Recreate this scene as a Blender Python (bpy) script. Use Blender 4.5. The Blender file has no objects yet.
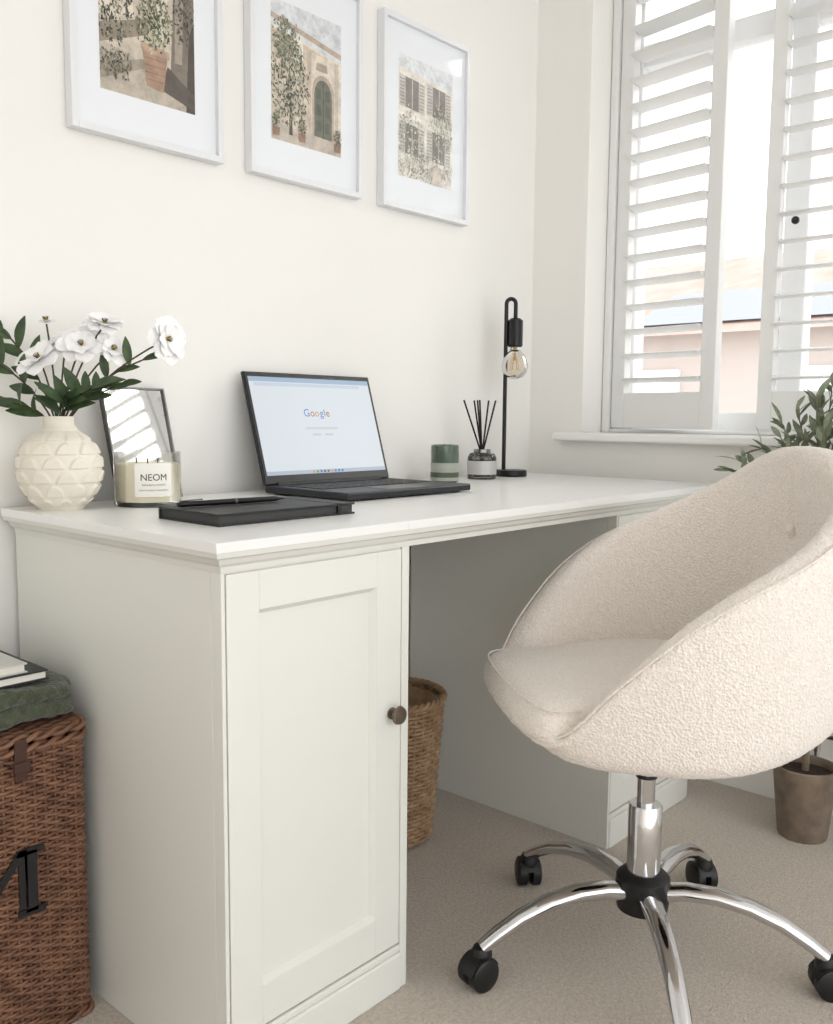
import bpy, math, random
from mathutils import Vector, Matrix, Quaternion
random.seed(4)
C=bpy.context
sc=C.scene
sc.view_settings.view_transform='Standard'
# ------------------------------------------------------------------ helpers
def lin(c):
    return tuple((v/255/12.92 if v/255<=.04045 else ((v/255+.055)/1.055)**2.4) for v in c)+(1,)
def mat(name,col,rough=.5,metal=0,bump=None,var=None,emis=0,sheen=0,coat=0,trans=0):
    m=bpy.data.materials.new(name);m.use_nodes=True
    nt=m.node_tree;b=nt.nodes['Principled BSDF']
    c=lin(col)
    b.inputs['Base Color'].default_value=c
    b.inputs['Roughness'].default_value=rough
    b.inputs['Metallic'].default_value=metal
    if sheen:
        b.inputs['Sheen Weight'].default_value=sheen
    if coat: b.inputs['Coat Weight'].default_value=coat
    if trans: b.inputs['Transmission Weight'].default_value=trans
    if emis:
        b.inputs['Emission Color'].default_value=c;b.inputs['Emission Strength'].default_value=emis
    tc=nt.nodes.new('ShaderNodeTexCoord')
    if var:  # (scale, col2)
        n=nt.nodes.new('ShaderNodeTexNoise');n.inputs['Scale'].default_value=var[0];n.inputs['Detail'].default_value=4
        nt.links.new(tc.outputs['Object'],n.inputs['Vector'])
        r=nt.nodes.new('ShaderNodeValToRGB');r.color_ramp.elements[0].position=.35;r.color_ramp.elements[1].position=.65
        r.color_ramp.elements[0].color=c;r.color_ramp.elements[1].color=lin(var[1])
        nt.links.new(n.outputs[0],r.inputs[0]);nt.links.new(r.outputs[0],b.inputs['Base Color'])
    if bump: # (type,scale,strength,dist)
        if bump[0]=='v': n=nt.nodes.new('ShaderNodeTexVoronoi')
        else: n=nt.nodes.new('ShaderNodeTexNoise');n.inputs['Detail'].default_value=5
        n.inputs['Scale'].default_value=bump[1]
        nt.links.new(tc.outputs['Object'],n.inputs['Vector'])
        bp=nt.nodes.new('ShaderNodeBump');bp.inputs['Strength'].default_value=bump[2];bp.inputs['Distance'].default_value=bump[3]
        nt.links.new(n.outputs[0],bp.inputs['Height']);nt.links.new(bp.outputs[0],b.inputs['Normal'])
    return m
def thin_glass(name,tint=(255,255,255),refl=.9):
    m=bpy.data.materials.new(name);m.use_nodes=True;nt=m.node_tree;nt.nodes.clear()
    o=nt.nodes.new('ShaderNodeOutputMaterial');t=nt.nodes.new('ShaderNodeBsdfTransparent');g=nt.nodes.new('ShaderNodeBsdfGlossy')
    t.inputs[0].default_value=lin(tint);g.inputs['Roughness'].default_value=.02
    f=nt.nodes.new('ShaderNodeFresnel');f.inputs[0].default_value=1.45
    mu=nt.nodes.new('ShaderNodeMath');mu.operation='MULTIPLY';mu.inputs[1].default_value=refl
    mx=nt.nodes.new('ShaderNodeMixShader')
    nt.links.new(f.outputs[0],mu.inputs[0]);nt.links.new(mu.outputs[0],mx.inputs[0]);nt.links.new(t.outputs[0],mx.inputs[1]);nt.links.new(g.outputs[0],mx.inputs[2]);nt.links.new(mx.outputs[0],o.inputs[0])
    return m
class MB:
    def __init__(s): s.v=[];s.f=[];s.m=[];s.c=[]
    def poly(s,pts,mi=0,col=None):
        n=len(s.v);s.v+= [tuple(p) for p in pts];s.f.append(tuple(range(n,n+len(pts))));s.m.append(mi);s.c.append(col)
    def box(s,x0,x1,y0,y1,z0,z1,mi=0,M=None):
        n=len(s.v)
        P=[(x,y,z) for z in (z0,z1) for y in (y0,y1) for x in (x0,x1)]
        if M: P=[tuple(M@Vector(p)) for p in P]
        s.v+=P
        for f in [(0,2,3,1),(4,5,7,6),(0,1,5,4),(2,6,7,3),(0,4,6,2),(1,3,7,5)]:
            s.f.append(tuple(n+i for i in f));s.m.append(mi);s.c.append(None)
    def grid(s,rows,closed_u=False,closed_v=False,mi=0):
        n=len(s.v);R=len(rows);K=len(rows[0])
        for r in rows: s.v+=[tuple(p) for p in r]
        for i in range(R if closed_v else R-1):
            for j in range(K if closed_u else K-1):
                a=n+i*K+j;b=n+i*K+(j+1)%K;c=n+((i+1)%R)*K+(j+1)%K;d=n+((i+1)%R)*K+j
                s.f.append((a,b,c,d));s.m.append(mi);s.c.append(None)
    def lathe(s,prof,c=(0,0,0),n=40,mi=0,M=None):
        rows=[]
        for r,z in prof:
            rows.append([Vector((r*math.cos(2*math.pi*k/n),r*math.sin(2*math.pi*k/n),z)) for k in range(n)])
        T=M if M else Matrix.Identity(4)
        rows=[[ (T@p)+Vector(c) for p in r] for r in rows]
        s.grid(rows,closed_u=True,mi=mi)
    def tube(s,pts,rad,n=8,mi=0,cap=True,closed=False,sq=1):
        pts=[Vector(p) for p in pts];K=len(pts)
        if not hasattr(rad,'__len__'): rad=[rad]*K
        rows=[];up=Vector((0,0,1))
        prev=None
        for i,p in enumerate(pts):
            if closed: t=pts[(i+1)%K]-pts[i-1]
            else: t=pts[min(i+1,K-1)]-pts[max(i-1,0)]
            t.normalize()
            if prev is None:
                a=up if abs(t.z)<.9 else Vector((1,0,0))
                x=t.cross(a).normalized()
            else:
                x=(prev-t*prev.dot(t))
                x=x.normalized() if x.length>1e-6 else prev
            y=x.cross(t).normalized();prev=x
            rows.append([p+x*rad[i]*math.cos(2*math.pi*k/n)+y*rad[i]*sq*math.sin(2*math.pi*k/n) for k in range(n)])
        s.grid(rows,closed_u=True,closed_v=closed,mi=mi)
        if cap and not closed:
            s.poly(rows[0][::-1],mi);s.poly(rows[-1],mi)
    def leaf(s,base,d,nrm,L,w,droop=.2,mi=0,k=6,fold=.25,pw=.8):
        d=Vector(d).normalized();nrm=Vector(nrm);side=d.cross(nrm).normalized();nr=side.cross(d).normalized()
        rows=[]
        for i in range(k+1):
            t=i/k;c=Vector(base)+d*L*t-nr*droop*L*t*t
            ww=w*.5*max(.02,math.sin(math.pi*min(1,(t**1.0)*.94+.04))**pw)
            rows.append([c-side*ww+nr*ww*fold,c,c+side*ww+nr*ww*fold])
        s.grid(rows,mi=mi)
    def petal(s,base,d,nrm,L,w,droop=.2,ruf=0,mi=0):
        # broad rounded petal, widest near the tip, with a gently notched edge
        d=Vector(d).normalized();nrm=Vector(nrm);side=d.cross(nrm).normalized();nr=side.cross(d).normalized()
        prof=[(0,.12),(.15,.30),(.32,.60),(.5,.86),(.68,1.0),(.84,.94),(.95,.72),(1.0,.40)]
        rows=[]
        for t,q in prof:
            r=[]
            for u in (-1,-.55,0,.55,1):
                tt=t-.05*abs(u)*t+(.02*math.cos(u*7+ruf) if t>.9 else 0)
                c=Vector(base)+d*L*tt-nr*droop*L*tt*tt
                r.append(c+side*w*.5*q*u+nr*(w*.10*q*u*u+w*.03*math.sin(u*4+ruf)*t))
            rows.append(r)
        s.grid(rows,mi=mi)
def empty(name,loc=(0,0,0),rotz=0):
    e=bpy.data.objects.new(name,None);C.collection.objects.link(e);e.location=loc;e.rotation_euler[2]=rotz;e.empty_display_size=.05
    return e
def obj(name,mb,mats,parent=None,smooth=False,bevel=0,split=True,subsurf=0,loc=None):
    me=bpy.data.meshes.new(name);me.from_pydata(mb.v,[],mb.f)
    if not isinstance(mats,(list,tuple)): mats=[mats]
    for m in mats: me.materials.append(m)
    for p,mi in zip(me.polygons,mb.m): p.material_index=mi;p.use_smooth=smooth
    if any(c is not None for c in mb.c):
        ca=me.color_attributes.new('Col','FLOAT_COLOR','CORNER')
        for p,c in zip(me.polygons,mb.c):
            cc=lin(c) if c else (1,1,1,1)
            for li in p.loop_indices: ca.data[li].color=cc
    me.update()
    o=bpy.data.objects.new(name,me);C.collection.objects.link(o)
    if parent: o.parent=parent
    if loc: o.location=loc
    if bevel:
        b=o.modifiers.new('bevel','BEVEL');b.width=bevel;b.segments=2;b.limit_method='ANGLE'
    if subsurf:
        b=o.modifiers.new('sub','SUBSURF');b.levels=subsurf;b.render_levels=subsurf
    if smooth and split and not subsurf:
        e=o.modifiers.new('split','EDGE_SPLIT');e.split_angle=math.radians(38)
    return o
def text(name,body,size,m,parent,M,extrude=.0002,align='CENTER'):
    cu=bpy.data.curves.new(name,'FONT');cu.body=body;cu.size=size;cu.extrude=extrude;cu.align_x=align;cu.align_y='CENTER'
    t=bpy.data.objects.new(name+'_tmp',cu);C.collection.objects.link(t)
    C.view_layer.update()
    me=bpy.data.meshes.new_from_object(t.evaluated_get(C.evaluated_depsgraph_get()))
    bpy.data.objects.remove(t)
    me.materials.clear();me.materials.append(m)
    o=bpy.data.objects.new(name,me);C.collection.objects.link(o);o.parent=parent;o.matrix_local=M
    return o
def frameM(o,x,y):  # matrix from origin, x axis, y axis
    x=Vector(x).normalized();y=Vector(y).normalized();z=x.cross(y)
    M=Matrix.Identity(4)
    for i in range(3): M[i][0]=x[i];M[i][1]=y[i];M[i][2]=z[i];M[i][3]=o[i]
    return M
# ------------------------------------------------------------------ materials
M_wall=mat('wall_paint',(243,241,236),.85,bump=('n',90,.05,.001))
M_ceil=mat('ceiling_paint',(246,246,244),.9)
M_trim=mat('trim_paint',(244,243,240),.4)
M_carpet=mat('carpet',(214,203,190),.98,bump=('n',260,.9,.006),var=(160,(194,182,168)),sheen=.2)
M_desk=mat('desk_paint',(229,229,222),.38)
M_top=mat('desktop_paint',(240,240,238),.3)
M_bronze=mat('knob_bronze',(128,118,106),.3,.9)
M_shut=mat('shutter_paint',(236,236,234),.35)
M_upvc=mat('window_upvc',(245,246,247),.3)
M_fabric=mat('boucle_fabric',(251,243,235),.95,bump=('v',260,.6,.004),var=(220,(242,231,221)),sheen=.3)
M_chrome=mat('chrome',(215,215,218),.07,1)
M_blk=mat('black_plastic',(18,18,19),.45)
M_blkmetal=mat('black_metal',(20,20,21),.35,.3)
M_frame=mat('white_frame',(232,233,235),.35)
M_board=mat('mat_board',(236,239,243),.6,coat=.6)
M_glassw=thin_glass('window_glass',refl=.5)
def colmat():
    m=bpy.data.materials.new('printed_paper');m.use_nodes=True;nt=m.node_tree;b=nt.nodes['Principled BSDF']
    a=nt.nodes.new('ShaderNodeAttribute');a.attribute_name='Col'
    tc=nt.nodes.new('ShaderNodeTexCoord');n=nt.nodes.new('ShaderNodeTexNoise');n.inputs['Scale'].default_value=45;n.inputs['Detail'].default_value=8;n.inputs['Roughness'].default_value=.7
    r=nt.nodes.new('ShaderNodeValToRGB');r.color_ramp.elements[0].position=.30;r.color_ramp.elements[0].color=(.66,.65,.64,1);r.color_ramp.elements[1].position=.62;r.color_ramp.elements[1].color=(1.1,1.08,1.06,1)
    mx=nt.nodes.new('ShaderNodeMix');mx.data_type='RGBA';mx.blend_type='MULTIPLY';mx.inputs[0].default_value=1
    nt.links.new(tc.outputs['Object'],n.inputs['Vector']);nt.links.new(n.outputs[0],r.inputs[0])
    nt.links.new(a.outputs['Color'],mx.inputs[6]);nt.links.new(r.outputs[0],mx.inputs[7]);nt.links.new(mx.outputs[2],b.inputs['Base Color'])
    b.inputs['Roughness'].default_value=.45;b.inputs['Coat Weight'].default_value=.5
    return m
M_print=colmat()
# ------------------------------------------------------------------ room
XW=1.515
WY0,WY1,WZ0,WZ1=-.172,-1.50,.865,2.12
b=MB();b.box(-2.6,XW+.25,0,.15,0,2.4);obj('wall_back',b,M_wall)
b=MB();b.box(XW,XW+.25,WY0,0,0,2.4);b.box(XW,XW+.25,-3.4,WY1,0,2.4);b.box(XW,XW+.25,WY1,WY0,0,WZ0-.02);b.box(XW,XW+.25,WY1,WY0,WZ1,2.4)
obj('wall_right',b,M_wall)
b=MB();b.box(-2.75,-2.6,-3.4,.15,0,2.4);obj('wall_left',b,M_wall)
b=MB();b.box(-2.75,XW+.25,-3.4,.15,-.1,0);obj('floor',b,M_carpet)
b=MB();b.box(-2.75,XW+.25,-3.4,.15,2.4,2.5);obj('ceiling',b,M_ceil)
def base(name,x0,x1,y0,y1):
    b=MB();b.box(x0,x1,y0,y1,0,.085);b.box(x0+.003 if x1==XW else x0,x1,y0+.003 if y1==0 else y0,y1,.085,.095);obj(name,b,M_trim,bevel=.002)
base('baseboard_back',-2.6,XW-.016,-.015,0)
base('baseboard_right',XW-.015,XW,-3.4,-.0)
# sill
b=MB();b.box(XW-.045,XW+.0,-1.58,-.105,WZ0-.02,WZ0+.002);b.box(XW,XW+.2,WY1+.002,WY0-.002,WZ0-.02,WZ0+.002)
obj('trim_sill',b,M_trim,bevel=.006)
# ------------------------------------------------------------------ window
w=empty('window_1')
b=MB();X0,X1=XW+.185,XW+.24
b.box(X0,X1,WY0-.05,WY0-.002,WZ0+.002,WZ1);b.box(X0,X1,WY1+.002,WY1+.05,WZ0+.002,WZ1)
b.box(X0,X1,WY1+.05,WY0-.05,WZ0+.002,WZ0+.06);b.box(X0,X1,WY1+.05,WY0-.05,WZ1-.05,WZ1)
for y in (-.655,-1.08): b.box(X0,X1,y-.03,y+.03,WZ0+.06,WZ1-.05)
b.box(X0+.005,X1,WY1+.05,WY0-.05,1.86,1.92)
obj('window_frame',b,M_upvc,w,bevel=.004)
b=MB();b.box(X0+.028,X0+.032,WY1+.03,WY0-.03,WZ0+.03,WZ1-.03);obj('window_pane',b,M_glassw,w)
# shutters
sh=empty('window_shutters')
b=MB();xf=XW+.10
b.box(xf,xf+.05,WY0-.022,WY0-.002,WZ0+.003,WZ1-.002);b.box(xf,xf+.05,WY1+.002,WY1+.022,WZ0+.003,WZ1-.002)
b.box(xf,xf+.05,WY1+.022,WY0-.022,WZ1-.022,WZ1-.002);b.box(xf+.01,xf+.05,WY1+.022,WY0-.022,WZ0+.003,WZ0+.012)
obj('shutter_frame',b,M_shut,sh,bevel=.002)
def shutter(hy,W,ang,nm,tilt=22,st=.045):
    M=Matrix.Translation((xf+.012,hy,0))@Matrix.Rotation(-ang,4,'Z')  # local -y runs along the panel
    z0,z1=WZ0+.016,WZ1-.03;b=MB()
    b.box(0,.027,-st,0,z0,z1,M=M);b.box(0,.027,-W,-W+st,z0,z1,M=M)
    b.box(.001,.026,-W+st,-st,z0,z0+.095,M=M);b.box(.001,.026,-W+st,-st,z1-.09,z1,M=M)
    obj(nm+'_stiles',b,M_shut,sh,bevel=.002)
    b=MB();zz=z0+.095+.034;sp=.0655
    while zz<z1-.1:
        rows=[];a=math.radians(tilt)
        for y in (-st-.002,-W+st+.002):
            r=[]
            for k in range(12):
                t=2*math.pi*k/12;u=.0315*math.cos(t);v=.0048*math.sin(t)
                r.append(M@Vector((.0135+u*math.cos(a)-v*math.sin(a),y,zz+u*math.sin(a)+v*math.cos(a))))
            rows.append(r)
        b.grid(rows,closed_u=True);b.poly(rows[0]);b.poly(rows[1][::-1]);zz+=sp
    obj(nm+'_louvres',b,M_shut,sh,smooth=True)
shutter(-.196,.325,math.radians(9),'left_panel',-8,.042)
shutter(-.607,.42,0,'middle_panel',3,.036)
shutter(-1.035,.42,0,'right_panel',3,.036)
b=MB();b.lathe([(0,0),(.006,0),(.006,.006),(.009,.008),(.009,.014),(0,.016)],n=16,M=Matrix.Rotation(-math.pi/2,4,'Y'),c=(xf+.011,-.685,1.38))
obj('shutter_knob',b,M_blk,sh,smooth=True)
# ------------------------------------------------------------------ outside
def brick():
    m=mat('brick_wall',(214,178,160),.9);nt=m.node_tree;t=nt.nodes.new('ShaderNodeTexBrick');tc=nt.nodes.new('ShaderNodeTexCoord')
    mp=nt.nodes.new('ShaderNodeMapping');mp.inputs['Rotation'].default_value=(math.pi/2,0,math.pi/2)
    nt.links.new(tc.outputs['Object'],mp.inputs[0]);nt.links.new(mp.outputs[0],t.inputs[0])
    t.inputs['Color1'].default_value=lin((186,150,136));t.inputs['Color2'].default_value=lin((170,132,118));t.inputs['Mortar'].default_value=lin((196,184,176))
    t.inputs['Scale'].default_value=1.3;nt.links.new(t.outputs[0],nt.nodes['Principled BSDF'].inputs['Base Color']);return m
M_brick=brick()
M_roof=mat('roof_tiles',(188,160,148),.9,var=(3,(198,174,164)))
M_solar=mat('solar_panel',(160,164,170),.6)
hs=empty('brick_house')
b=MB();b.box(10,16,-9,9,-3,1.95);obj('house_walls',b,M_brick,hs)
b=MB();b.grid([[(9.7,-9.4,1.9),(9.7,9.4,1.9)],[(13,-9.4,3.3),(13,9.4,3.3)],[(16.3,-9.4,1.9),(16.3,9.4,1.9)]]);obj('house_roof',b,M_roof,hs)
b=MB();b.grid([[(9.98,1.2,2.06),(9.98,4.4,2.06)],[(11.2,1.2,2.58),(11.2,4.4,2.58)]]);obj('solar_panels',b,M_solar,hs)
b=MB()
for y in (-6,-3,-.6,1.8,4.2):
    b.box(9.94,10,y-.5,y+.5,.3,1.5)
obj('house_windows',b,M_upvc,hs)
b=MB();b.box(3,60,-40,40,-3.1,-3);obj('ground_outside',b,mat('paving',(205,203,198),.95,var=(.8,(190,188,182))))
# ------------------------------------------------------------------ desk
DZ=.753;D=.605;W=1.46;ov=.022;pw=.349
dk=empty('desk')
b=MB();b.box(0,.345,-D,-.017,DZ-.013,DZ);obj('desktop_left_board',b,M_top,dk,bevel=.0005)
b=MB();b.box(.3453,W,-D,-.017,DZ-.013,DZ);obj('desktop_board',b,M_top,dk,bevel=.0005)
b=MB();prof=[(0.001,DZ-.0131),(.003,DZ-.020),(.010,DZ-.023),(.014,DZ-.030),(.020,DZ-.034),(.0215,DZ-.042)]
rows=[]
for o_,z in prof: rows.append([(o_,-.017,z),(o_,-D+o_,z),(W-o_,-D+o_,z),(W-o_,-.017,z)])
b.grid([r for r in rows]);obj('desk_moulding',b,M_desk,dk)
b=MB();b.box(.0216,W-.0216,-D+.0216,-.017,DZ-.042,DZ-.0131);obj('desk_apron_core',b,M_desk,dk)
def pedestal(x0,x1,nm,knobright):
    f=-D+ov;zt=DZ-.042
    b=MB();b.box(x0,x1,f+.022,-.017,0.0,zt);obj(nm+'_carcass',b,M_desk,dk,bevel=.001)
    b=MB();b.box(x0,x0+.006,f,f+.022,.0,zt);b.box(x1-.016,x1,f,f+.022,0,zt)
    b.box(x0+.006,x1-.016,f+.004,f+.022,zt-.012,zt)
    obj(nm+'_face_frame',b,M_desk,dk,bevel=.001)
    b=MB();b.box(x0+.006,x1-.016,f-.004,f+.022,0,.062);b.box(x0+.006,x1-.016,f-.001,f+.022,.062,.074);obj(nm+'_plinth',b,M_desk,dk,bevel=.003)
    a0,a1,z0,z1=x0+.008,x1-.018,.078,zt-.003;s=.052;y=f-.0
    b=MB();b.box(a0,a0+s,y,y+.018,z0,z1);b.box(a1-s,a1,y,y+.018,z0,z1);b.box(a0+s,a1-s,y,y+.018,z0,z0+s+.006);b.box(a0+s,a1-s,y,y+.018,z1-s,z1)
    b.box(a0+s,a1-s,y+.010,y+.017,z0+s,z1-s)
    c=.007;i0,i1,j0,j1=a0+s,a1-s,z0+s+.006,z1-s
    b.grid([[(i0,y+.001,j0),(i1,y+.001,j0),(i1,y+.001,j1),(i0,y+.001,j1)],[(i0+c,y+.0098,j0+c),(i1-c,y+.0098,j0+c),(i1-c,y+.0098,j1-c),(i0+c,y+.0098,j1-c)]],closed_u=True)
    obj(nm+'_door',b,M_desk,dk,bevel=.0008)
    kx=a1-.02 if knobright else a0+.02
    b=MB();b.lathe([(0,0),(.009,0),(.009,.002),(.005,.004),(.005,.009),(.011,.012),(.0145,.016),(.013,.020),(0,.022)],n=28,M=Matrix.Rotation(math.pi/2,4,'X'),c=(kx,y,.457))
    obj(nm+'_knob',b,M_bronze,dk,smooth=True)
pedestal(ov,ov+pw,'left_cabinet',True)
pedestal(.997,1.375,'right_cabinet',False)
# ------------------------------------------------------------------ pictures
def leafblob(b,D_,cx,cz,rx,rz,n,cols,L=.03,seed=1):
    rd=random.Random(seed);n=int(n*2.8);L=L*.5
    for i in range(n):
        a=rd.random()*6.283;q=rd.random()**.6;x=cx+rx*q*math.cos(a)*(.8+.4*rd.random());z=cz+rz*q*math.sin(a)*(.8+.4*rd.random());t=rd.random()*3.14;l=L*(.4+1.1*rd.random());wv=l*.45
        c=rd.choice(cols);j=rd.uniform(.75,1.35);g=sum(c)/3;c=tuple(min(250,(v*.75+g*.25)*j+8) for v in c)
        D_(b,[(x-l*math.cos(t),z-l*math.sin(t)),(x+wv*math.sin(t),z-wv*math.cos(t)),(x+l*math.cos(t),z+l*math.sin(t)),(x-wv*math.sin(t),z+wv*math.cos(t))],c)
def art1(b,P):
    P(b,[(0,0),(1,0),(1,1),(0,1)],(206,196,180))
    P(b,[(0,0),(1,0),(1,.16),(0,.3)],(190,180,166))
    P(b,[(0,.45),(.35,.5),(.32,1),(0,1)],(226,216,200));P(b,[(.55,.45),(.7,.4),(.72,1),(.5,1)],(222,214,200))
    P(b,[(.72,0.1),(1,.0),(1,1),(.8,1)],(128,118,108));P(b,[(.78,.3),(.86,.3),(.9,1),(.8,1)],(166,156,142))
    P(b,[(.9,.0),(1,0),(1,.6),(.94,.5)],(78,70,64));P(b,[(.62,.1),(1,.02),(1,.12),(.7,.26)],(92,84,76))
    P(b,[(.0,.28),(.5,.42),(.5,.52),(.0,.4)],(150,138,122));P(b,[(0,.06),(.45,.2),(.45,.26),(0,.16)],(160,150,136))
    leafblob(b,P,.14,.6,.2,.3,130,[(60,66,50),(96,100,76),(40,44,34),(130,130,104)],.035,1)
    P(b,[(.47,.1),(.65,.08),(.70,.32),(.43,.34)],(170,140,120));P(b,[(.42,.32),(.72,.30),(.72,.35),(.42,.37)],(186,160,140))
    for k in range(4): P(b,[(.46,.14+k*.045),(.68,.14+k*.045),(.68,.146+k*.045),(.46,.146+k*.045)],(146,118,98))
    leafblob(b,P,.56,.52,.2,.18,170,[(84,92,60),(120,124,86),(58,66,44),(150,150,112)],.03,2)
    leafblob(b,P,.15,.18,.18,.1,50,[(70,70,56),(110,106,84)],.03,3);leafblob(b,P,.88,.7,.12,.28,60,[(60,54,46),(100,92,80)],.03,4)
def art2(b,P):
    P(b,[(0,0),(1,0),(1,1),(0,1)],(212,200,184));P(b,[(0,.82),(1,.7),(1,1),(0,1)],(220,225,229))
    P(b,[(.0,.86),(1,.74),(1,.78),(0,.9)],(190,174,156));P(b,[(0,.8),(1,.69),(1,.71),(0,.82)],(232,222,206))
    P(b,[(.5,.08),(1,.08),(1,.7),(.5,.72)],(226,216,202))
    P(b,[(.5,.08),(.56,.08),(.56,.72),(.5,.73)],(200,188,172));P(b,[(.9,.08),(.96,.08),(.96,.7),(.9,.7)],(202,192,178))
    arch=[(.6,.1),(.86,.1),(.86,.42)]+[(.73+.13*math.cos(t*math.pi/8),.42+.12*math.sin(t*math.pi/8)) for t in range(1,8)]+[(.6,.42)]
    P(b,[(.73+(x-.73)*1.25,.1+(z-.1)*1.08) for x,z in arch],(188,172,154));P(b,arch,(108,112,100));P(b,[(.725,.1),(.735,.1),(.735,.52),(.725,.52)],(60,66,58))
    for k in range(3): P(b,[(.63,.15+k*.12),(.7,.15+k*.12),(.7,.23+k*.12),(.63,.23+k*.12)],(92,97,86));P(b,[(.76,.15+k*.12),(.83,.15+k*.12),(.83,.23+k*.12),(.76,.23+k*.12)],(92,97,86))
    P(b,[(.3,.62),(.44,.62),(.44,.76),(.3,.77)],(240,234,222));P(b,[(.62,.6),(.8,.6),(.78,.66),(.64,.66)],(176,164,146))
    P(b,[(0,0),(1,0),(1,.1),(0,.12)],(196,186,174))
    P(b,[(.24,.06),(.29,.06),(.28,.3),(.25,.3)],(84,74,62))
    leafblob(b,P,.25,.45,.27,.3,300,[(112,116,92),(86,91,72),(142,145,120),(64,68,54)],.03,5);leafblob(b,P,.2,.74,.18,.14,110,[(102,106,84),(130,132,108)],.03,6)
    for x in (.06,.42,.94): P(b,[(x-.04,.03),(x+.04,.03),(x+.05,.09),(x-.05,.09)],(158,122,104));leafblob(b,P,x,.14,.06,.06,30,[(80,88,60),(112,118,84)],.022,int(x*90))
def art3(b,P):
    P(b,[(0,0),(1,0),(1,1),(0,1)],(232,227,218));P(b,[(0,.9),(1,.84),(1,1),(0,1)],(224,229,232))
    for x in (.12,.62):
        for z in (.58,.2):
            P(b,[(x,z),(x+.24,z-.01),(x+.24,z+.24),(x,z+.25)],(132,127,121));P(b,[(x-.11,z),(x,z),(x,z+.25),(x-.11,z+.26)],(200,197,190));P(b,[(x+.24,z-.01),(x+.35,z-.02),(x+.35,z+.23),(x+.24,z+.24)],(203,200,193))
            for k in range(8):
                P(b,[(x-.1,z+.02+k*.028),(x-.01,z+.02+k*.028),(x-.01,z+.03+k*.028),(x-.1,z+.03+k*.028)],(158,155,149));P(b,[(x+.25,z+.02+k*.028),(x+.34,z+.02+k*.028),(x+.34,z+.03+k*.028),(x+.25,z+.03+k*.028)],(160,157,151))
            P(b,[(x+.115,z),(x+.13,z),(x+.13,z+.24),(x+.115,z+.24)],(206,202,195))
    P(b,[(0,.5),(1,.47),(1,.5),(0,.53)],(244,240,232))
    leafblob(b,P,.2,.25,.3,.3,190,[(164,167,149),(190,191,175),(142,147,129)],.03,8);leafblob(b,P,.8,.5,.22,.2,120,[(170,172,155),(150,154,136)],.03,9);leafblob(b,P,.6,.12,.4,.12,130,[(170,170,154),(206,202,190),(150,152,136)],.03,10)
    P(b,[(.6,0),(.8,0),(.78,.14),(.62,.14)],(206,196,184))
def picture(x0,z0,art):
    fw,fh,t=.308,.427,.012
    e=empty('picture_frame',(x0,-.001,z0))
    b=MB();b.box(0,t,-.022,0,0,fh);b.box(fw-t,fw,-.022,0,0,fh);b.box(t,fw-t,-.022,0,0,t);b.box(t,fw-t,-.022,0,fh-t,fh);obj('frame_moulding',b,M_frame,e,bevel=.001)
    b=MB();b.box(t,fw-t,-.012,-.004,t,fh-t);obj('mat_board',b,M_board,e)
    pwid,ph=.192,.272;ox=(fw-pwid)/2;oz=(fh-ph)/2;b=MB();cnt=[0]
    def P(b,pts,col):
        cnt[0]+=1;y=-.0122-cnt[0]*1.2e-6
        q=[(ox+min(1,max(0,u))*pwid,y,oz+min(1,max(0,v))*ph) for u,v in pts]
        b.poly(q,0,col)
    art(b,P);obj('art_print',b,M_print,e)
    return e
for i,a in enumerate((art1,art2,art3)): picture(.141+i*.374,1.387,a)
# ------------------------------------------------------------------ chair
ch=empty('swivel_tub_chair',(.70-.008,-.83+.004,0),math.atan2(.62,-.78))  # local +x = forward
def interp(tab,t):
    t=abs(t)
    for (a,va),(c,vc) in zip(tab,tab[1:]):
        if t<=c:
            q=(t-a)/(c-a);return va+(vc-va)*q
    return tab[-1][1]
def smooth_tab(tab,W=1):
    def f(t):
        return sum(interp(tab,((t+d*W+180)%360)-180) for d in (-12,-8,-4,0,4,8,12))/7
    return f
Rf=smooth_tab([(0,.240),(20,.252),(40,.288),(48,.288),(60,.282),(75,.283),(90,.288),(115,.300),(140,.310),(155,.300),(180,.278)],.7)
Zr=smooth_tab([(0,.452),(32,.455),(44,.470),(50,.515),(60,.565),(75,.632),(90,.680),(115,.738),(138,.797),(152,.840),(163,.862),(180,.868)],.45)
Lf=smooth_tab([(0,.008),(95,.010),(120,.030),(150,.060),(180,.065)],1)
NT=120
def shellprof(t):
    R=Rf(t);z=Zr(t);h=z-.45;L=Lf(t)
    P=[(.02,.396),(.12,.396),(.17,.397),(R-.050-L*.6,.400+L*.8),(R-.020-L*.3,.409+L),(R-.008,.432+L)]
    zb=.440+L;hh=z-.020-zb
    for q in (.25,.5,.75): P.append((R-.008+.008*q+.008*math.sin(math.pi*q)*min(1,h/.3),zb+max(hh,.0)*q if hh>0.01 else .440+(h-.012)*q))
    P+=[(R+.001,z-.020),(R-.005,z-.006),(R-.024,z),(R-.044,z-.006),(R-.052,z-.022)]
    zi=min(.46,z-.03)
    for q in (.2,.35,.5,.65,.8): P.append((R-.052-.022*q,z-.022+(zi-(z-.022))*q))
    P+=[(R-.080,zi),(R-.14,zi-.005),(.02,zi-.005)]
    return P
cols=[]
for k in range(NT):
    t=k*360/NT-180;cols.append([(r*math.cos(math.radians(t)),r*math.sin(math.radians(t)),z) for r,z in shellprof(t)])
rows=[[cols[k][i] for k in range(NT)] for i in range(len(cols[0]))]
BZ=.725
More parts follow.
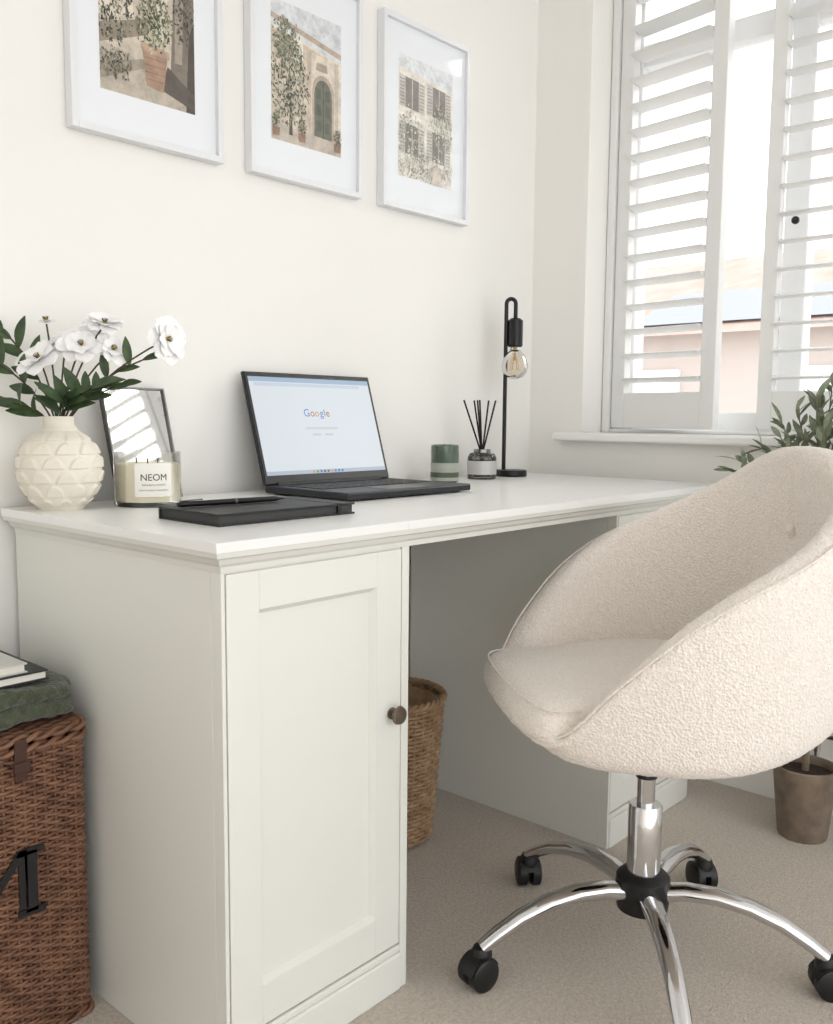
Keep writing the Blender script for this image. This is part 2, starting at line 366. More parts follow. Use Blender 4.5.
def dent(p,i):
    x,y,z=p
    if i>=13 and x<0:
        d=math.hypot(y,(z-BZ));x-= .024*math.exp(-(d/.045)**2)
        if d<.14:
            an=math.atan2(z-BZ,y);x-=.010*max(0,math.cos(an*3+math.pi/2))**4*math.exp(-(d/.09)**2)*min(1,d/.02)
    return (x,y,z)
rows=[[dent(p,i) for p in r] for i,r in enumerate(rows)]
b=MB();b.grid(rows,closed_u=True)
tx=bpy.data.textures.new('boucle_clouds','CLOUDS');tx.noise_scale=.008;tx.noise_depth=1
def boucle(o,lv):
    s=o.modifiers.new('sub','SUBSURF');s.levels=lv;s.render_levels=lv
    d=o.modifiers.new('loops','DISPLACE');d.texture=tx;d.strength=.003;d.mid_level=.5;d.texture_coords='LOCAL'
o=obj('tub_shell',b,M_fabric,ch,smooth=True,split=False);boucle(o,2)
b=MB();b.tube([((Rf(t)-.003)*math.cos(math.radians(t)),(Rf(t)-.003)*math.sin(math.radians(t)),Zr(t)-.007) for t in [-150+k*300/150 for k in range(151)]],.0020,n=6)
obj('rim_piping',b,M_fabric,ch,smooth=True,split=False)
b=MB();b.lathe([(0.001,.007),(.006,.006),(.010,.002),(.010,-.004),(0.001,-.006)],n=20,M=Matrix.Translation((-.236,0,BZ))@Matrix.Rotation(math.pi/2,4,'Y'));obj('tuft_button',b,M_fabric,ch,smooth=True)
cp=[(0.02,.508,0),(.35,.509,0),(.7,.508,0),(1,.502,-.036),(1,.494,-.014),(1,.477,-.002),(1,.455,-.001),(1,.434,-.010),(.5,.430,0),(0.02,.430,0)]
rows=[]
def Rc(t):
    a=abs(t);k=1/(1+math.exp((a-43)/3.0));return Rf(t)-.060+.072*k
for f_,z,off in cp:
    rows.append([((Rc(t)*f_ + off*(1 if f_==1 else 0)+.004)*math.cos(math.radians(t)),(Rc(t)*f_+off+.004)*math.sin(math.radians(t)),z) for t in [k*360/NT-180 for k in range(NT)]])
b=MB();b.grid(rows,closed_u=True);o=obj('seat_cushion',b,M_fabric,ch,smooth=True,split=False);boucle(o,2)
b=MB();b.tube([((Rc(t)+.004-.010)*math.cos(math.radians(t)),(Rc(t)+.004-.010)*math.sin(math.radians(t)),.4945) for t in [-44+k*88/60 for k in range(61)]],.0020,n=6)
obj('seat_piping',b,M_fabric,ch,smooth=True,split=False)
b=MB();b.lathe([(0,.394),(.09,.394),(.09,.380),(.03,.372),(.03,.345),(0,.345)],n=32);obj('seat_plate',b,M_blk,ch,smooth=True)
b=MB();b.lathe([(.0145,.37),(.0145,.272),(.0255,.272),(.0275,.268),(.0275,.15)],n=40);obj('gas_column',b,M_chrome,ch,smooth=True)
b=MB();b.lathe([(.0148,.340),(.0175,.340),(.0175,.318),(.0148,.318)],n=32);b.lathe([(.0275,.156),(.036,.154),(.044,.146),(.046,.118),(.042,.092),(.03,.087),(0,.087)],n=40);obj('base_hub',b,M_blk,ch,smooth=True)
rz=math.atan2(.62,-.78)
bl=MB();bc=MB();bw=MB()
for k in range(5):
    a=math.radians(148-72*k)-rz;ca,sa=math.cos(a),math.sin(a)
    S=[(.03,.122),(.07,.131),(.12,.132),(.17,.123),(.22,.105),(.26,.082),(.286,.064)]
    bl.tube([(s*ca,s*sa,z) for s,z in S],[.019,.0185,.0175,.0165,.0155,.0145,.0135],n=14,sq=.8)
    cx,cy=.286*ca,.286*sa
    bc.lathe([(0,.066),(.013,.066),(.017,.058),(.017,.045),(0,.045)],c=(cx,cy,0),n=20)
    wa=a+[.35,-.5,.9,.3,-.7][k];ax=Vector((-math.sin(wa),math.cos(wa),0));of=Vector((cx,cy,0))+Vector((math.cos(wa),math.sin(wa),0))*.006
    for sgn in (-1,1):
        M=frameM(of+ax*sgn*.013+Vector((0,0,.0265)),ax.cross(Vector((0,0,1))),Vector((0,0,1)))
        bw.lathe([(0,-.010),(.021,-.010),(.0262,-.007),(.0262,.007),(.021,.010),(0,.010)],n=26,M=M)
    M=frameM(of+Vector((0,0,.0265)),ax.cross(Vector((0,0,1))),Vector((0,0,1)))
    rr=[]
    for zz in (-.018,.018):
        rr.append([M@Vector((.029*math.cos(t),.029*math.sin(t),zz)) for t in [math.pi*j/12+.15 for j in range(11)]])
    bw.grid(rr);bw.poly(rr[0]);bw.poly(rr[1][::-1])
obj('star_legs',bl,M_chrome,ch,smooth=True);obj('caster_stems',bc,M_blk,ch,smooth=True);obj('caster_wheels',bw,M_blk,ch,smooth=True)
# ------------------------------------------------------------------ laptop
lp=empty('laptop',(.478,-.10,DZ))
M_lap=mat('laptop_shell',(46,48,52),.4,.5);M_key=mat('laptop_keys',(22,22,24),.5);M_bez=mat('screen_bezel',(14,14,15),.35)
LW,LD=.353,.235
b=MB();b.box(0,LW,-LD,0,.003,.017);obj('laptop_base',b,M_lap,lp,bevel=.003)
b=MB()
for x in (.02,LW-.04):
    for y in (-.03,-LD+.02): b.box(x,x+.02,y-.006,y+.006,0,.0035)
obj('rubber_feet',b,M_blk,lp)
b=MB()
for r in range(5):
    for c_ in range(14): b.box(.022+c_*.0222,.022+c_*.0222+.019,-.045-r*.0205-.017,-.045-r*.0205,.0168,.0186)
obj('laptop_keys_grid',b,M_key,lp,bevel=.0008)
b=MB();b.box(.12,.235,-.222,-.155,.0168,.0174);obj('trackpad',b,mat('trackpad',(58,60,64),.3,.3),lp)
ta=math.radians(17)
SM=frameM((0,-.002,.018),(1,0,0),(0,math.sin(ta),math.cos(ta)))  # local x right, y up the lid, z toward viewer(-y)
b=MB();b.box(0,LW,0,.234,-.008,-.001,M=SM);obj('lid',b,M_lap,lp,bevel=.002)
b=MB();b.box(.003,LW-.003,.002,.231,-.0011,.0005,M=SM);obj('lid_bezel',b,M_bez,lp)
b=MB();b.box(.03,LW-.03,-.006,.004,-.007,.004,M=SM);obj('laptop_hinge',b,M_blk,lp,bevel=.002)
def em(n,c,s=.75):
    m=mat(n,c,.35);m.node_tree.nodes['Principled BSDF'].inputs['Emission Color'].default_value=lin(c);m.node_tree.nodes['Principled BSDF'].inputs['Emission Strength'].default_value=s;
    m.node_tree.nodes['Principled BSDF'].inputs['Base Color'].default_value=(.02,.02,.02,1);return m
def sp(nm,x0,x1,y0,y1,c,z,s=.8):
    b=MB();b.poly([SM@Vector(p) for p in ((x0,y0,z),(x1,y0,z),(x1,y1,z),(x0,y1,z))]);return obj(nm,b,em(nm+'_pixels',c,s),lp)
sp('screen_page',.009,LW-.009,.018,.223,(230,238,244),.0008)
sp('screen_tabs',.009,LW-.009,.213,.223,(166,190,216),.001);sp('screen_address_bar',.02,LW-.04,.204,.211,(208,220,236),.001)
sp('screen_taskbar',.009,LW-.009,.018,.026,(186,198,212),.001)
sp('screen_search_box',.135,.225,.112,.117,(212,220,228),.001)
sp('screen_button_a',.15,.173,.099,.103,(208,214,222),.001);sp('screen_button_b',.185,.208,.099,.103,(208,214,222),.001)
for i,(l,c_) in enumerate(zip('Google',[(66,133,244),(219,68,55),(244,180,0),(66,133,244),(15,157,88),(219,68,55)])):
    text('logo_letter_%d'%i,l,.023,em('logo_ink_%d'%i,c_,.6),lp,SM@Matrix.Translation((.176+([.136,.156,.1725,.189,.2,.2115][i]-.176)*.78,.147,.0012)),0)
for i in range(9): sp('taskbar_icon_%d'%i,.13+i*.01,.136+i*.01,.0195,.0245,random.choice([(60,120,210),(220,160,60),(70,160,110),(90,90,100)]),.0012)
# ------------------------------------------------------------------ desk lamp
lx,ly=1.30,-.095
dl=empty('desk_lamp',(lx,ly,DZ),math.atan2(-.744,.668))  # local +x to camera right
b=MB();b.lathe([(0,0),(.040,0),(.041,.003),(.041,.014),(.039,.017),(0,.017)],c=(0,0,0),n=48);obj('lamp_base',b,M_blkmetal,dl,smooth=True)
R_=.012;sx=-.020;pts=[(sx,0,.015),(sx,0,.2),(sx,0,.41)]+[(sx+R_-R_*math.cos(t*math.pi/10),0,.445+R_*math.sin(t*math.pi/10)) for t in range(0,11)]+[(sx+2*R_,0,.425),(sx+2*R_,0,.40)]
b=MB();b.tube(pts,.0052,n=12);obj('lamp_stem',b,M_blkmetal,dl,smooth=True)
cx=sx+2*R_
b=MB();b.lathe([(0,.408),(.012,.408),(.0195,.402),(.0195,.338),(.017,.335),(0,.335)],c=(cx,0,0),n=32);obj('lamp_socket',b,M_blkmetal,dl,smooth=True)
b=MB();b.lathe([(.012,.337),(.013,.327),(.022,.318),(.031,.303),(.0345,.288),(.032,.271),(.022,.258),(.008,.2525),(0,.252)],c=(cx,0,0),n=36);obj('light_bulb',b,thin_glass('bulb_glass',(246,240,230)),dl,smooth=True)
M_fil=mat('filament',(200,170,126),.4)
b=MB();b.lathe([(0,.335),(.005,.335),(.003,.31),(.002,.30),(0,.30)],c=(cx,0,0),n=12)
for k in range(6):
    a=k*math.pi/3;b.tube([(cx+.005*math.cos(a),.005*math.sin(a),.31),(cx+.013*math.cos(a),.013*math.sin(a),.275)],.0006,n=5)
obj('bulb_filament',b,M_fil,dl)
b=MB();b.tube([(sx,.0,.006),(-.05,.02,.004),(-.07,.05,.003),(-.09,.055,.003)],.003,n=8);obj('lamp_cord',b,M_blk,dl,smooth=True)
# ------------------------------------------------------------------ reed diffuser
rd=empty('reed_diffuser',(1.162,-.105,DZ))
b=MB();b.lathe([(0,0),(.034,0),(.036,.003),(.036,.054),(.030,.064),(.018,.067),(.018,.072),(.013,.072),(.013,.064),(.033,.052),(.033,.006),(0,.006)],n=40);obj('diffuser_bottle',b,thin_glass('bottle_glass',(225,225,222)),rd,smooth=True)
b=MB();b.lathe([(0,.0065),(.0325,.0065),(.0325,.03),(0,.03)],n=36);obj('diffuser_oil',b,thin_glass('oil',(200,190,170),.6),rd,smooth=True)
b=MB();b.lathe([(.0365,.012),(.0368,.012),(.0368,.046),(.0365,.046)],n=40);obj('diffuser_label',b,mat('diffuser_label',(200,200,196),.4,.2),rd,smooth=True)
b=MB();b.lathe([(.0185,.064),(.021,.064),(.021,.074),(.0135,.074)],n=32);obj('diffuser_collar',b,mat('steel_collar',(150,150,150),.25,1),rd,smooth=True)
b=MB()
for dx,dy in ((-.05,.02),(-.028,-.005),(-.012,.018),(.004,-.015),(.026,-.02),(-.038,-.02)):
    b.tube([(-dx*.35,-dy*.35,.01),(dx,dy,.195)],.0022,n=7)
obj('reeds',b,mat('black_reeds',(24,22,20),.8),rd,smooth=True)
# ------------------------------------------------------------------ green candle
gc=empty('green_candle',(1.006,-.115,DZ))
b=MB();b.lathe([(0,0),(.031,0),(.033,.003),(.033,.086),(.031,.088),(.029,.084),(0,.082)],n=40);obj('candle_glass',b,mat('green_glass',(84,100,84),.2,coat=.6),gc,smooth=True)
b=MB();b.lathe([(.0333,.004),(.0336,.004),(.0336,.046),(.0333,.046)],n=40);obj('candle_label',b,mat('label_green_grey',(170,174,162),.5),gc,smooth=True)
b=MB();b.lathe([(.0337,.012),(.0338,.012),(.0338,.024),(.0337,.024)],n=40);obj('candle_label_band',b,mat('label_dark_green',(84,94,80),.5),gc,smooth=True)
b=MB();b.tube([(0,0,.078),(0,.001,.090)],.001,n=5);obj('candle_wick',b,M_blk,gc)
# ------------------------------------------------------------------ three-wick candle
nc=empty('scented_candle',(.200,-.133,DZ))
b=MB();b.lathe([(0,0),(.053,0),(.0555,.004),(.0555,.090),(.0545,.091),(.0535,.089),(.0535,.008),(0,.008)],n=56);obj('candle_jar',b,thin_glass('jar_glass',(253,253,252),.5),nc,smooth=True)
b=MB();b.lathe([(0,.0085),(.053,.0085),(.0532,.070),(.051,.072),(0,.071)],n=56);obj('candle_wax',b,mat('cream_wax',(248,241,216),.5),nc,smooth=True)
b=MB()
for a in (0,2.1,4.2): b.tube([(.02*math.cos(a),.02*math.sin(a),.070),(.021*math.cos(a),.02*math.sin(a),.081)],.0012,n=5)
obj('candle_wicks',b,M_blk,nc)
va=math.atan2(-1.518+.133,-.655-.2)+.18
b=MB();rows=[]
for z in (.018,.074): rows.append([(.0559*math.cos(va+t),.0559*math.sin(va+t),z) for t in [(-.56+1.12*k/14) for k in range(15)]])
b.grid(rows);obj('candle_label',b,mat('label_cream',(243,240,232),.5),nc,smooth=True)
M_ink=mat('label_ink',(40,38,36),.6)
def curvedtext(nm,body,size,zc):
    o=text(nm,body,size,M_ink,nc,Matrix.Identity(4),0)
    for v in o.data.vertices:
        t=va+v.co.x/.056;v.co=Vector((.0563*math.cos(t),.0563*math.sin(t),zc+v.co.y))
curvedtext('label_title','NEOM',.0155,.050);curvedtext('label_line','ORGANICS LONDON',.0040,.038);curvedtext('label_line_two','SCENT TO BOOST YOUR ENERGY',.0032,.029)
# ------------------------------------------------------------------ standing mirror frame
pf=empty('tabletop_mirror',(.178,-.080,DZ),math.radians(9))
la=math.radians(13);PM=frameM((0,0,.002),(1,0,0),(0,math.sin(la),math.cos(la)));w_,h_=.142,.205
b=MB();t=.003
b.box(0,t,0,h_,-.008,.002,M=PM);b.box(w_-t,w_,0,h_,-.008,.002,M=PM);b.box(t,w_-t,0,t,-.008,.002,M=PM);b.box(t,w_-t,h_-t,h_,-.008,.002,M=PM)
obj('frame_border',b,mat('dark_steel',(90,88,85),.3,.7),pf)
b=MB();b.box(t,w_-t,t,h_-t,-.006,-.002,M=PM);obj('mirror_glass',b,mat('silvered_glass',(226,226,226),.03,1),pf)
b=MB();b.box(.05,.085,.0,.11,-.010,-.008,M=PM);obj('frame_strut',b,M_blk,pf)
# ------------------------------------------------------------------ vase with flowers
vx,vy=.064,-.095
vs=empty('flower_vase',(vx,vy,DZ))
prof=[(.0,0),(.034,0),(.040,.003),(.054,.018),(.066,.040),(.0705,.062),(.068,.086),(.058,.106),(.042,.121),(.030,.129),(.0245,.136),(.0245,.146),(.027,.150),(.0235,.150),(.021,.144),(.021,.10)]
def pr(z):
    for (a,b_),(c,d) in zip(prof[1:13],prof[2:13]):
        if b_<=z<=d: return a+(c-a)*(z-b_)/(d-b_+1e-9)
    return .0245
rows=[];n=220
for i in range(130):
    z=.150*i/129;row=[]
    for k in range(n):
        th=2*math.pi*k/n;r=sum(pr(min(.148,max(0,z+dz))) for dz in (-.006,-.003,0,.003,.006))/5
        r*=.93
        if .004<z<.128:
            ck=.0225;best=0
            v=z/ck
            for rr_ in (math.floor(v),math.floor(v)-1):
                u=((th/(2*math.pi)*10+.5*(rr_%2))%1-.5)*2
                q=(v-rr_)/1.9
                arch=max(0,1-abs(u)**2.2)**.5
                if q<=arch*.98:
                    e=min(1,(arch*.98-q)/.07)
                    val=(.25+.75*q-.22*(1-abs(u))*q)*e
                    if rr_==math.floor(v)-1: best=max(best,val)
                    else: best=max(best,.10*q)
            r+=.0058*best*min(1,(z-.004)/.012)*min(1,(.128-z)/.012)-.0015
        row.append((r*math.cos(th),r*math.sin(th),z))
    rows.append(row)
rows.append([(.0205*math.cos(2*math.pi*k/n),.0205*math.sin(2*math.pi*k/n),.149) for k in range(n)])
rows.append([(.019*math.cos(2*math.pi*k/n),.019*math.sin(2*math.pi*k/n),.05) for k in range(n)])
b=MB();b.grid(rows,closed_u=True);b.poly([(p[0],p[1],p[2]) for p in rows[0]][::-1]);obj('vase_body',b,mat('matt_ceramic',(234,227,213),.6),vs,smooth=True,split=False)
Rv=Vector((.668,-.744,0));Fv=Vector((.744,.668,0));Up=Vector((0,0,1))
M_pet=mat('white_petals',(251,250,249),.6,sheen=.2);M_leaf=mat('green_leaves',(44,62,38),.5,var=(40,(74,96,58)));M_stem=mat('stems',(66,58,40),.6);M_ctr=mat('flower_centres',(168,146,70),.8);M_stam=mat('stamens',(70,54,40),.8)
bp=MB();bf=MB();bs=MB();bcn=MB();bst=MB();rn=random.Random(7)
def flower(r,u,d,size,face):
    P=Rv*r+Fv*d+Up*(u+.150);face=Vector(face).normalized()
    base=Vector((0,0,.12));mid=Rv*r*.35+Fv*d*.4+Up*(.150+u*.55)
    pts=[(1-t)**2*base+2*t*(1-t)*mid+t*t*P for t in [i/8 for i in range(9)]];bs.tube(pts,.0014,n=6)
    s1=face.orthogonal().normalized();s2=face.cross(s1)
    for layer in range(2):
        N_=7-layer
        for k in range(N_):
            a=k*2*math.pi/N_+layer*.4+rn.uniform(-.12,.12);d_=(s1*math.cos(a)+s2*math.sin(a))*(.95)+face*(.28+.40*layer+rn.uniform(-.12,.2))
            bp.petal(P+face*.001*layer,d_,face,size*(1-.28*layer)*(.88+.24*rn.random()),size*(.80-.12*layer),droop=.18+.2*rn.random(),ruf=rn.random()*6)
    for k in range(12):
        a=k*.523;q=P+face*.007+(s1*math.cos(a)+s2*math.sin(a))*.0045;bst.tube([P,q+face*.003],.0005,n=5)
    bcn.lathe([(0.0005,-.002),(.0035,0),(.0035,.003),(0.0005,.005)],c=P+face*.004,n=10)
cam=-Fv
flower(-.020,.090,-.02,.040,cam*.7+Up*.7-Rv*.3)
flower(.044,.112,-.01,.038,cam*.75+Up*.6+Rv*.1)
flower(.078,.146,.0,.034,cam*.4+Up*.9+Rv*.2)
flower(.090,.106,.0,.028,cam*.6+Up*.5+Rv*.5)
flower(.180,.122,-.015,.040,cam*.5+Rv*.8+Up*.1)
flower(.012,.118,.01,.032,cam*.6+Up*.8)
flower(-.015,.148,.0,.014,Up+cam*.3)
def sprig(r,u,d,n,L,wd):
    base=Vector((0,0,.12));P=Rv*r+Fv*d+Up*(u+.150);mid=Rv*r*.3+Fv*d*.3+Up*(.15+u*.6)
    pts=[(1-t)**2*base+2*t*(1-t)*mid+t*t*P for t in [i/8 for i in range(9)]];bs.tube(pts,.0014,n=6)
    for i in range(n):
        t=.45+.55*i/max(1,n-1);q=(1-t)**2*base+2*t*(1-t)*mid+t*t*P
        tan=(P-mid).normalized();sd=Rv*(1 if i%2 else -1)*.7+cam*.3*rn.random()+Up*.25
        dd=tan*(.7 if i<n-1 else 1.5)+sd*(1 if i<n-1 else .1)
        bf.leaf(q,dd,cam+Up*.8,L*(.8+.4*rn.random()),wd,droop=.2,k=6)
sprig(-.085,.135,-.0,6,.048,.020);sprig(-.10,.09,-.02,5,.048,.020);sprig(-.06,.02,-.03,5,.055,.021)
sprig(.065,.045,-.03,5,.052,.020);sprig(.14,.09,-.01,6,.042,.015);sprig(.02,.03,-.03,5,.045,.018);sprig(.10,.05,0,5,.04,.015);sprig(.03,.02,-.03,4,.05,.019)
obj('flower_petals',bp,M_pet,vs,smooth=True,split=False);obj('flower_leaves',bf,M_leaf,vs,smooth=True,split=False);obj('flower_stems',bs,M_stem,vs,smooth=True);obj('flower_centres',bcn,M_ctr,vs,smooth=True);obj('flower_stamens',bst,M_stam,vs)
# ------------------------------------------------------------------ notebook + pen
nb=empty('notebook',(.098,-.475,DZ),math.radians(0))
M_cov=mat('black_cover',(26,27,29),.5,bump=('n',400,.2,.001))
b=MB();b.box(0,.262,0,.150,0,.003);b.box(0,.262,0,.150,.015,.018);b.box(0,.262,.147,.150,.003,.015);obj('covers',b,M_cov,nb,bevel=.001)
b=MB();b.box(.003,.259,.004,.147,.003,.015);obj('pages',b,mat('grey_pages',(60,60,60),.7),nb)
b=MB();b.box(.225,.232,-.0005,.1502,.0002,.0186);obj('elastic_band',b,M_blk,nb)
pn=empty('pen',(.105,-.375,DZ+.0186))
b=MB();d=Vector((.185,-.02,0));p0=Vector((0,0.01,.0045));b.tube([p0,p0+d*.04,p0+d*.5,p0+d*.9,p0+d],[.003,.0042,.0045,.0042,.001],n=12)
obj('pen_barrel',b,M_blkmetal,pn,smooth=True)
b=MB();b.tube([p0+d*.02+Up*.005,p0+d*.22+Up*.006],.0011,n=6);b.tube([p0+d*.51,p0+d*.53],.0048,n=12);obj('pen_clip',b,mat('pen_steel',(120,120,122),.3,1),pn,smooth=True)
# ------------------------------------------------------------------ wicker
def weave(b,loop,z0,z1,rows,period,amp,rad,scale=None,mi=0):
    per=loop['len'];N=int(per/period/2)*2
    for i in range(rows):
        q=(i+.5)/rows;z=z0+(z1-z0)*q;sc_=scale(q) if scale else 1;pts=[]
        K=N*4
        for k in range(K):
            x,y,nx,ny=loop['f'](k/K);o_=amp*math.sin(k/K*N*math.pi+(i%2)*math.pi)+random.uniform(-.0004,.0004)
            pts.append((x*sc_+nx*o_,y*sc_+ny*o_,z+random.uniform(-.0006,.0006)))
        b.tube(pts,rad,n=6,closed=True,mi=mi)
    for k in range(N):
        x,y,nx,ny=loop['f']((k+.5)/N);a=scale(0) if scale else 1;c_=scale(1) if scale else 1
        b.tube([(x*a,y*a,z0),(x*c_,y*c_,z1)],rad*.9,n=6,mi=mi)
def rectloop(hx,hy,r):
    P=[('l',(hx,-hy+r),(hx,hy-r),(1,0)),('a',(hx-r,hy-r),0),('l',(hx-r,hy),(-hx+r,hy),(0,1)),('a',(-hx+r,hy-r),90),('l',(-hx,hy-r),(-hx,-hy+r),(-1,0)),('a',(-hx+r,-hy+r),180),('l',(-hx+r,-hy),(hx-r,-hy),(0,-1)),('a',(hx-r,-hy+r),270)]
    ln=[(abs(p[2][0]-p[1][0])+abs(p[2][1]-p[1][1])) if p[0]=='l' else r*math.pi/2 for p in P];T=sum(ln)
    def f(s):
        d=(s%1)*T
        for p,l in zip(P,ln):
            if d<=l:
                q=d/l
                if p[0]=='l': return (p[1][0]+(p[2][0]-p[1][0])*q,p[1][1]+(p[2][1]-p[1][1])*q,p[3][0],p[3][1])
                a=math.radians(p[2]+90*q);return (p[1][0]+r*math.cos(a),p[1][1]+r*math.sin(a),math.cos(a),math.sin(a))
            d-=l
        return f(0)
    return {'len':T,'f':f}
def circloop(R): return {'len':2*math.pi*R,'f':lambda s:(R*math.cos(2*math.pi*s),R*math.sin(2*math.pi*s),math.cos(2*math.pi*s),math.sin(2*math.pi*s))}
M_wick=mat('brown_wicker',(134,96,72),.5,var=(35,(94,62,45)),bump=('n',300,.3,.001))
M_wick2=mat('tan_wicker',(176,146,114),.65,var=(40,(146,116,86)))
hm=empty('wicker_hamper',(-.197,-.158,0))
hx,hy=.192,.116
b=MB();weave(b,rectloop(hx,hy,.014),.008,.432,72,.015,.0028,.0031);obj('hamper_weave',b,M_wick,hm,smooth=True,split=False)
b=MB();b.box(-hx+.006,hx-.006,-hy+.006,hy-.006,.006,.43);obj('hamper_lining',b,mat('dark_lining',(52,34,24),.9),hm)
lpf=rectloop(hx+.003,hy+.003,.017)
b=MB()
for zz in (.438,.452,.006):
    for ph in (0,1):
        K=260;b.tube([(lpf['f'](k/K)[0]+lpf['f'](k/K)[2]*.004*math.cos(k*.55+ph*3.14),lpf['f'](k/K)[1]+lpf['f'](k/K)[3]*.004*math.cos(k*.55+ph*3.14),zz+.004*math.sin(k*.55+ph*3.14)) for k in range(K)],.0042,n=6,closed=True)
obj('hamper_braid',b,M_wick,hm,smooth=True,split=False)
b=MB()
for i in range(26):
    y=-hy+.01+i*(2*hy-.02)/25
    b.tube([(-hx+2*hx*k/40,y,.454+.0022*math.sin(k*1.57+(i%2)*3.14)) for k in range(41)],.0042,n=6)
obj('hamper_lid',b,M_wick,hm,smooth=True,split=False)
M_lea=mat('leather_strap',(66,38,26),.5)
b=MB();b.box(.085,.103,-hy-.013,-hy-.009,.395,.455);b.box(.082,.106,-hy-.017,-hy-.013,.408,.424);obj('hamper_strap',b,M_lea,hm,bevel=.002)
M_let=mat('black_letter',(22,20,20),.7);mx=.058
o=text('hamper_letter','M',.128,M_let,hm,frameM((mx,-hy-.0080,.245),(1,0,0),(0,0,1)),.001)
b=MB()
for x in (mx-.046,mx+.046):
    for z in (.200,.290): b.box(x-.020,x+.020,-hy-.0090,-hy-.0065,z-.005,z+.005)
    b.box(x-.009,x+.009,-hy-.0090,-hy-.0065,.200,.290)
obj('hamper_letter_serifs',b,M_let,hm)
# blanket
zl=.4645
bk=empty('folded_blanket',(-.191,-.160,zl))
M_bk=mat('green_wool',(62,68,50),.95,bump=('n',160,1,.006),var=(90,(80,86,66)),sheen=.3)
b=MB()
for i,(z,hx_,hy_) in enumerate([(.016,.195,.112),(.040,.191,.108)]):
    pts=rectloop(hx_,hy_,.03);K=70
    rows=[]
    for rr_,zz in ((.05,z-.014),(.85,z-.014),(.96,z-.012),(1,z),(.96,z+.012),(.85,z+.0135),(.05,z+.014)):
        rows.append([(pts['f'](k/K)[0]*rr_,pts['f'](k/K)[1]*rr_,zz+.003*math.sin(k*.7+i)*(rr_>.8)+.001*math.sin(k*1.9)) for k in range(K)])
    b.grid(rows,closed_u=True)
o=obj('blanket_folds',b,M_bk,bk,smooth=True,split=False);s=o.modifiers.new('s','SUBSURF');s.levels=2;s.render_levels=2
d=o.modifiers.new('d','DISPLACE');t2=bpy.data.textures.new('wool','CLOUDS');t2.noise_scale=.02;d.texture=t2;d.strength=.006;d.mid_level=.6;d.texture_coords='LOCAL'
zb=zl+.057
bo=empty('stack_of_books',(-.155,-.165,zb))
b=MB();b.box(-.10,.115,-.08,.08,0,.002);b.box(-.10,.115,-.08,.08,.012,.014);b.box(-.10,-.097,-.08,.08,.002,.012);obj('dark_book_cover',b,mat('dark_green_cover',(26,30,28),.5),bo)
b=MB();b.box(-.097,.112,-.077,.077,.002,.012);b.box(-.105,.084,-.071,.064,.016,.026);obj('book_pages',b,mat('paper',(232,228,218),.8),bo)
b=MB();b.box(-.108,.087,-.074,.067,.0142,.016);b.box(-.108,.087,-.074,.067,.026,.028);obj('pale_book_cover',b,mat('pale_cover',(206,204,200),.5),bo)
# waste basket
wb=empty('waste_basket',(.737,-.20,0))
scl=lambda q:.78+.22*q
b=MB();weave(b,circloop(.110),.008,.307,34,.018,.003,.0042,scl);
b.lathe([(0,.006),(.080,.006),(.104,.302),(.101,.302),(.077,.012),(0,.012)],n=36);obj('basket_weave',b,M_wick2,wb,smooth=True,split=False)
b=MB();K=150
for ph in (0,1,2): b.tube([((.111+.005*math.cos(k*.6+ph*2.09))*math.cos(2*math.pi*k/K),(.111+.005*math.cos(k*.6+ph*2.09))*math.sin(2*math.pi*k/K),.313+.005*math.sin(k*.6+ph*2.09)) for k in range(K)],.0045,n=6,closed=True)
obj('basket_rim',b,M_wick2,wb,smooth=True,split=False)
# ------------------------------------------------------------------ potted olive
po=empty('potted_olive_tree',(1.355,-.862,0))
b=MB();b.lathe([(0,0),(.05,0),(.052,.004),(.066,.14),(.069,.145),(.069,.158),(.064,.160),(.061,.155),(.060,.14),(0,.14)],n=40);obj('pot',b,mat('weathered_pot',(112,98,86),.8,var=(25,(138,122,106)),bump=('n',60,.4,.003)),po,smooth=True)
b=MB();b.lathe([(0,.147),(.03,.146),(.0605,.141)],n=24);obj('soil',b,mat('soil',(52,40,32),1,bump=('n',120,1,.01)),po)
rn=random.Random(11);bt=MB();blf=MB()
trunk=[Vector((0,0,.14)),Vector((.006,.004,.35)),Vector((-.004,0,.55)),Vector((.0,.004,.72))];bt.tube(trunk,[.008,.007,.006,.005],n=8)
ends=[(-.20,-.02,-.0),(-.13,.0,.05),(-.08,.03,.10),(-.03,-.03,.16),(.02,.02,.19),(.06,-.02,.20),(.10,.03,.16),(.15,0,.12),(.10,-.05,.06),(-.02,-.05,.10),(.04,-.06,.13),(-.06,-.04,.02),(.2,.0,.05),(.0,-.07,.04),(.0,.03,.14),(.05,.04,.08),(-.05,.02,.06),(-.17,.02,.02),(-.06,.0,.13),(.03,-.03,.17),(.0,-.01,.09),(-.1,-.03,.07)]
for r,dd,u in ends:
    P=Rv*r+Fv*dd*.8+Up*(.80+u);s0=Vector((0,.004,.68+rn.random()*.04));mid=s0.lerp(P,.5)+Up*.03
    f=lambda t:(1-t)**2*s0+2*t*(1-t)*mid+t*t*P
    bt.tube([f(i/8) for i in range(9)],[.0028-.0002*i for i in range(9)],n=5)
    for i in range(16):
        t=.3+.7*i/15;q=f(t);tan=(f(min(1,t+.05))-f(t-.05)).normalized();sd=Vector((rn.uniform(-1,1),rn.uniform(-1,1),rn.uniform(-.4,1)))
        if i==15: sd*=.2
        blf.leaf(q,tan*.7+sd.normalized()*.8,Vector((rn.uniform(-1,1),rn.uniform(-1,1),1)),.040*(.8+.5*rn.random()),.0125,droop=.15,k=4)
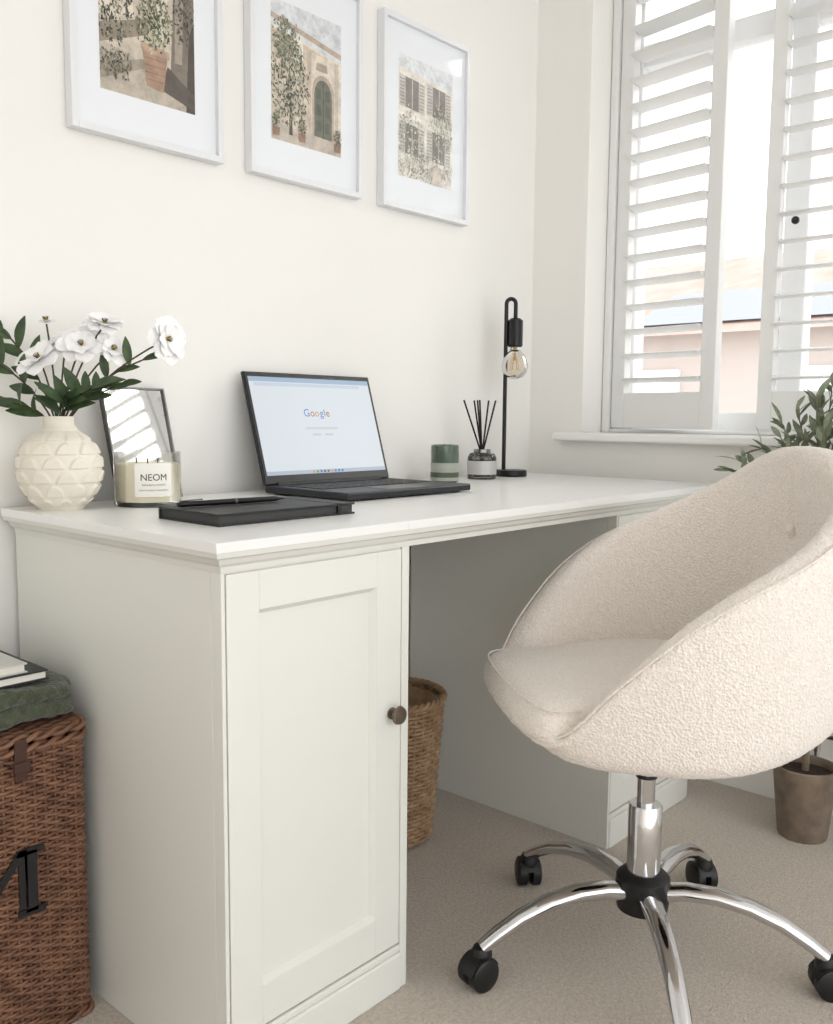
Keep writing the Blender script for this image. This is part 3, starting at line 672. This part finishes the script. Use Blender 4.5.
obj('olive_branches',bt,mat('olive_bark',(120,106,90),.8),po,smooth=True);obj('olive_leaves',blf,mat('olive_leaves',(98,108,86),.55,var=(40,(134,144,118))),po,smooth=True,split=False)
# ------------------------------------------------------------------ radiator
ra=empty('radiator')
b=MB();rows=[];N_=60
for z in (.17,.60): rows.append([(1.425+.004*math.cos(k*.9),-.92-.66*k/N_,z) for k in range(N_+1)])
b.grid(rows);b.box(1.43,1.49,-1.58,-.92,.17,.60);obj('radiator_panel',b,M_trim,ra,smooth=False)
b=MB();b.box(1.485,1.515,-1.1,-1.06,.25,.5);b.box(1.485,1.515,-1.44,-1.40,.25,.5);obj('radiator_brackets',b,M_trim,ra)
b=MB();b.tube([(1.455,-.925,.20),(1.455,-.85,.20)],.009,n=14);b.tube([(1.455,-.85,.235),(1.455,-.85,.16)],.010,n=14);b.tube([(1.455,-.85,.2),(1.455,-.82,.2)],.013,n=14);b.tube([(1.455,-.85,.16),(1.455,-.85,0.0)],.0075,n=12)
obj('radiator_valve',b,M_chrome,ra,smooth=True)
# ------------------------------------------------------------------ light
wd=bpy.data.worlds.new('sky');sc.world=wd;wd.use_nodes=True;bg=wd.node_tree.nodes['Background'];bg.inputs[0].default_value=(.965,.98,1,1);bg.inputs[1].default_value=2.3
def sun(n,dirv,st,ang,col):
    l=bpy.data.lights.new(n,'SUN');l.energy=st;l.angle=math.radians(ang);l.color=col;o=bpy.data.objects.new(n,l);C.collection.objects.link(o)
    o.rotation_euler=Vector(dirv).to_track_quat('-Z','Y').to_euler();return o
sun('hazy_sun',(-.80,.42,-.42),2.0,25,(1,.98,.94))
# ------------------------------------------------------------------ camera
yaw,pi_,ro=map(math.radians,(41.922,6.002,.505))
F=Vector((math.cos(yaw)*math.cos(pi_),math.sin(yaw)*math.cos(pi_),-math.sin(pi_)));R=Vector((math.sin(yaw),-math.cos(yaw),0));U=R.cross(F)
R2=R*math.cos(ro)+U*math.sin(ro);U2=-R*math.sin(ro)+U*math.cos(ro)
cd=bpy.data.cameras.new('camera');co=bpy.data.objects.new('camera',cd);C.collection.objects.link(co)
Mx=Matrix.Identity(4)
for i in range(3): Mx[i][0]=R2[i];Mx[i][1]=U2[i];Mx[i][2]=-F[i]
Mx.translation=(-.655,-1.518,.909);co.matrix_world=Mx
cd.sensor_fit='VERTICAL';cd.sensor_height=24;cd.lens=916.7*24/1024;cd.clip_start=.02
sc.camera=co
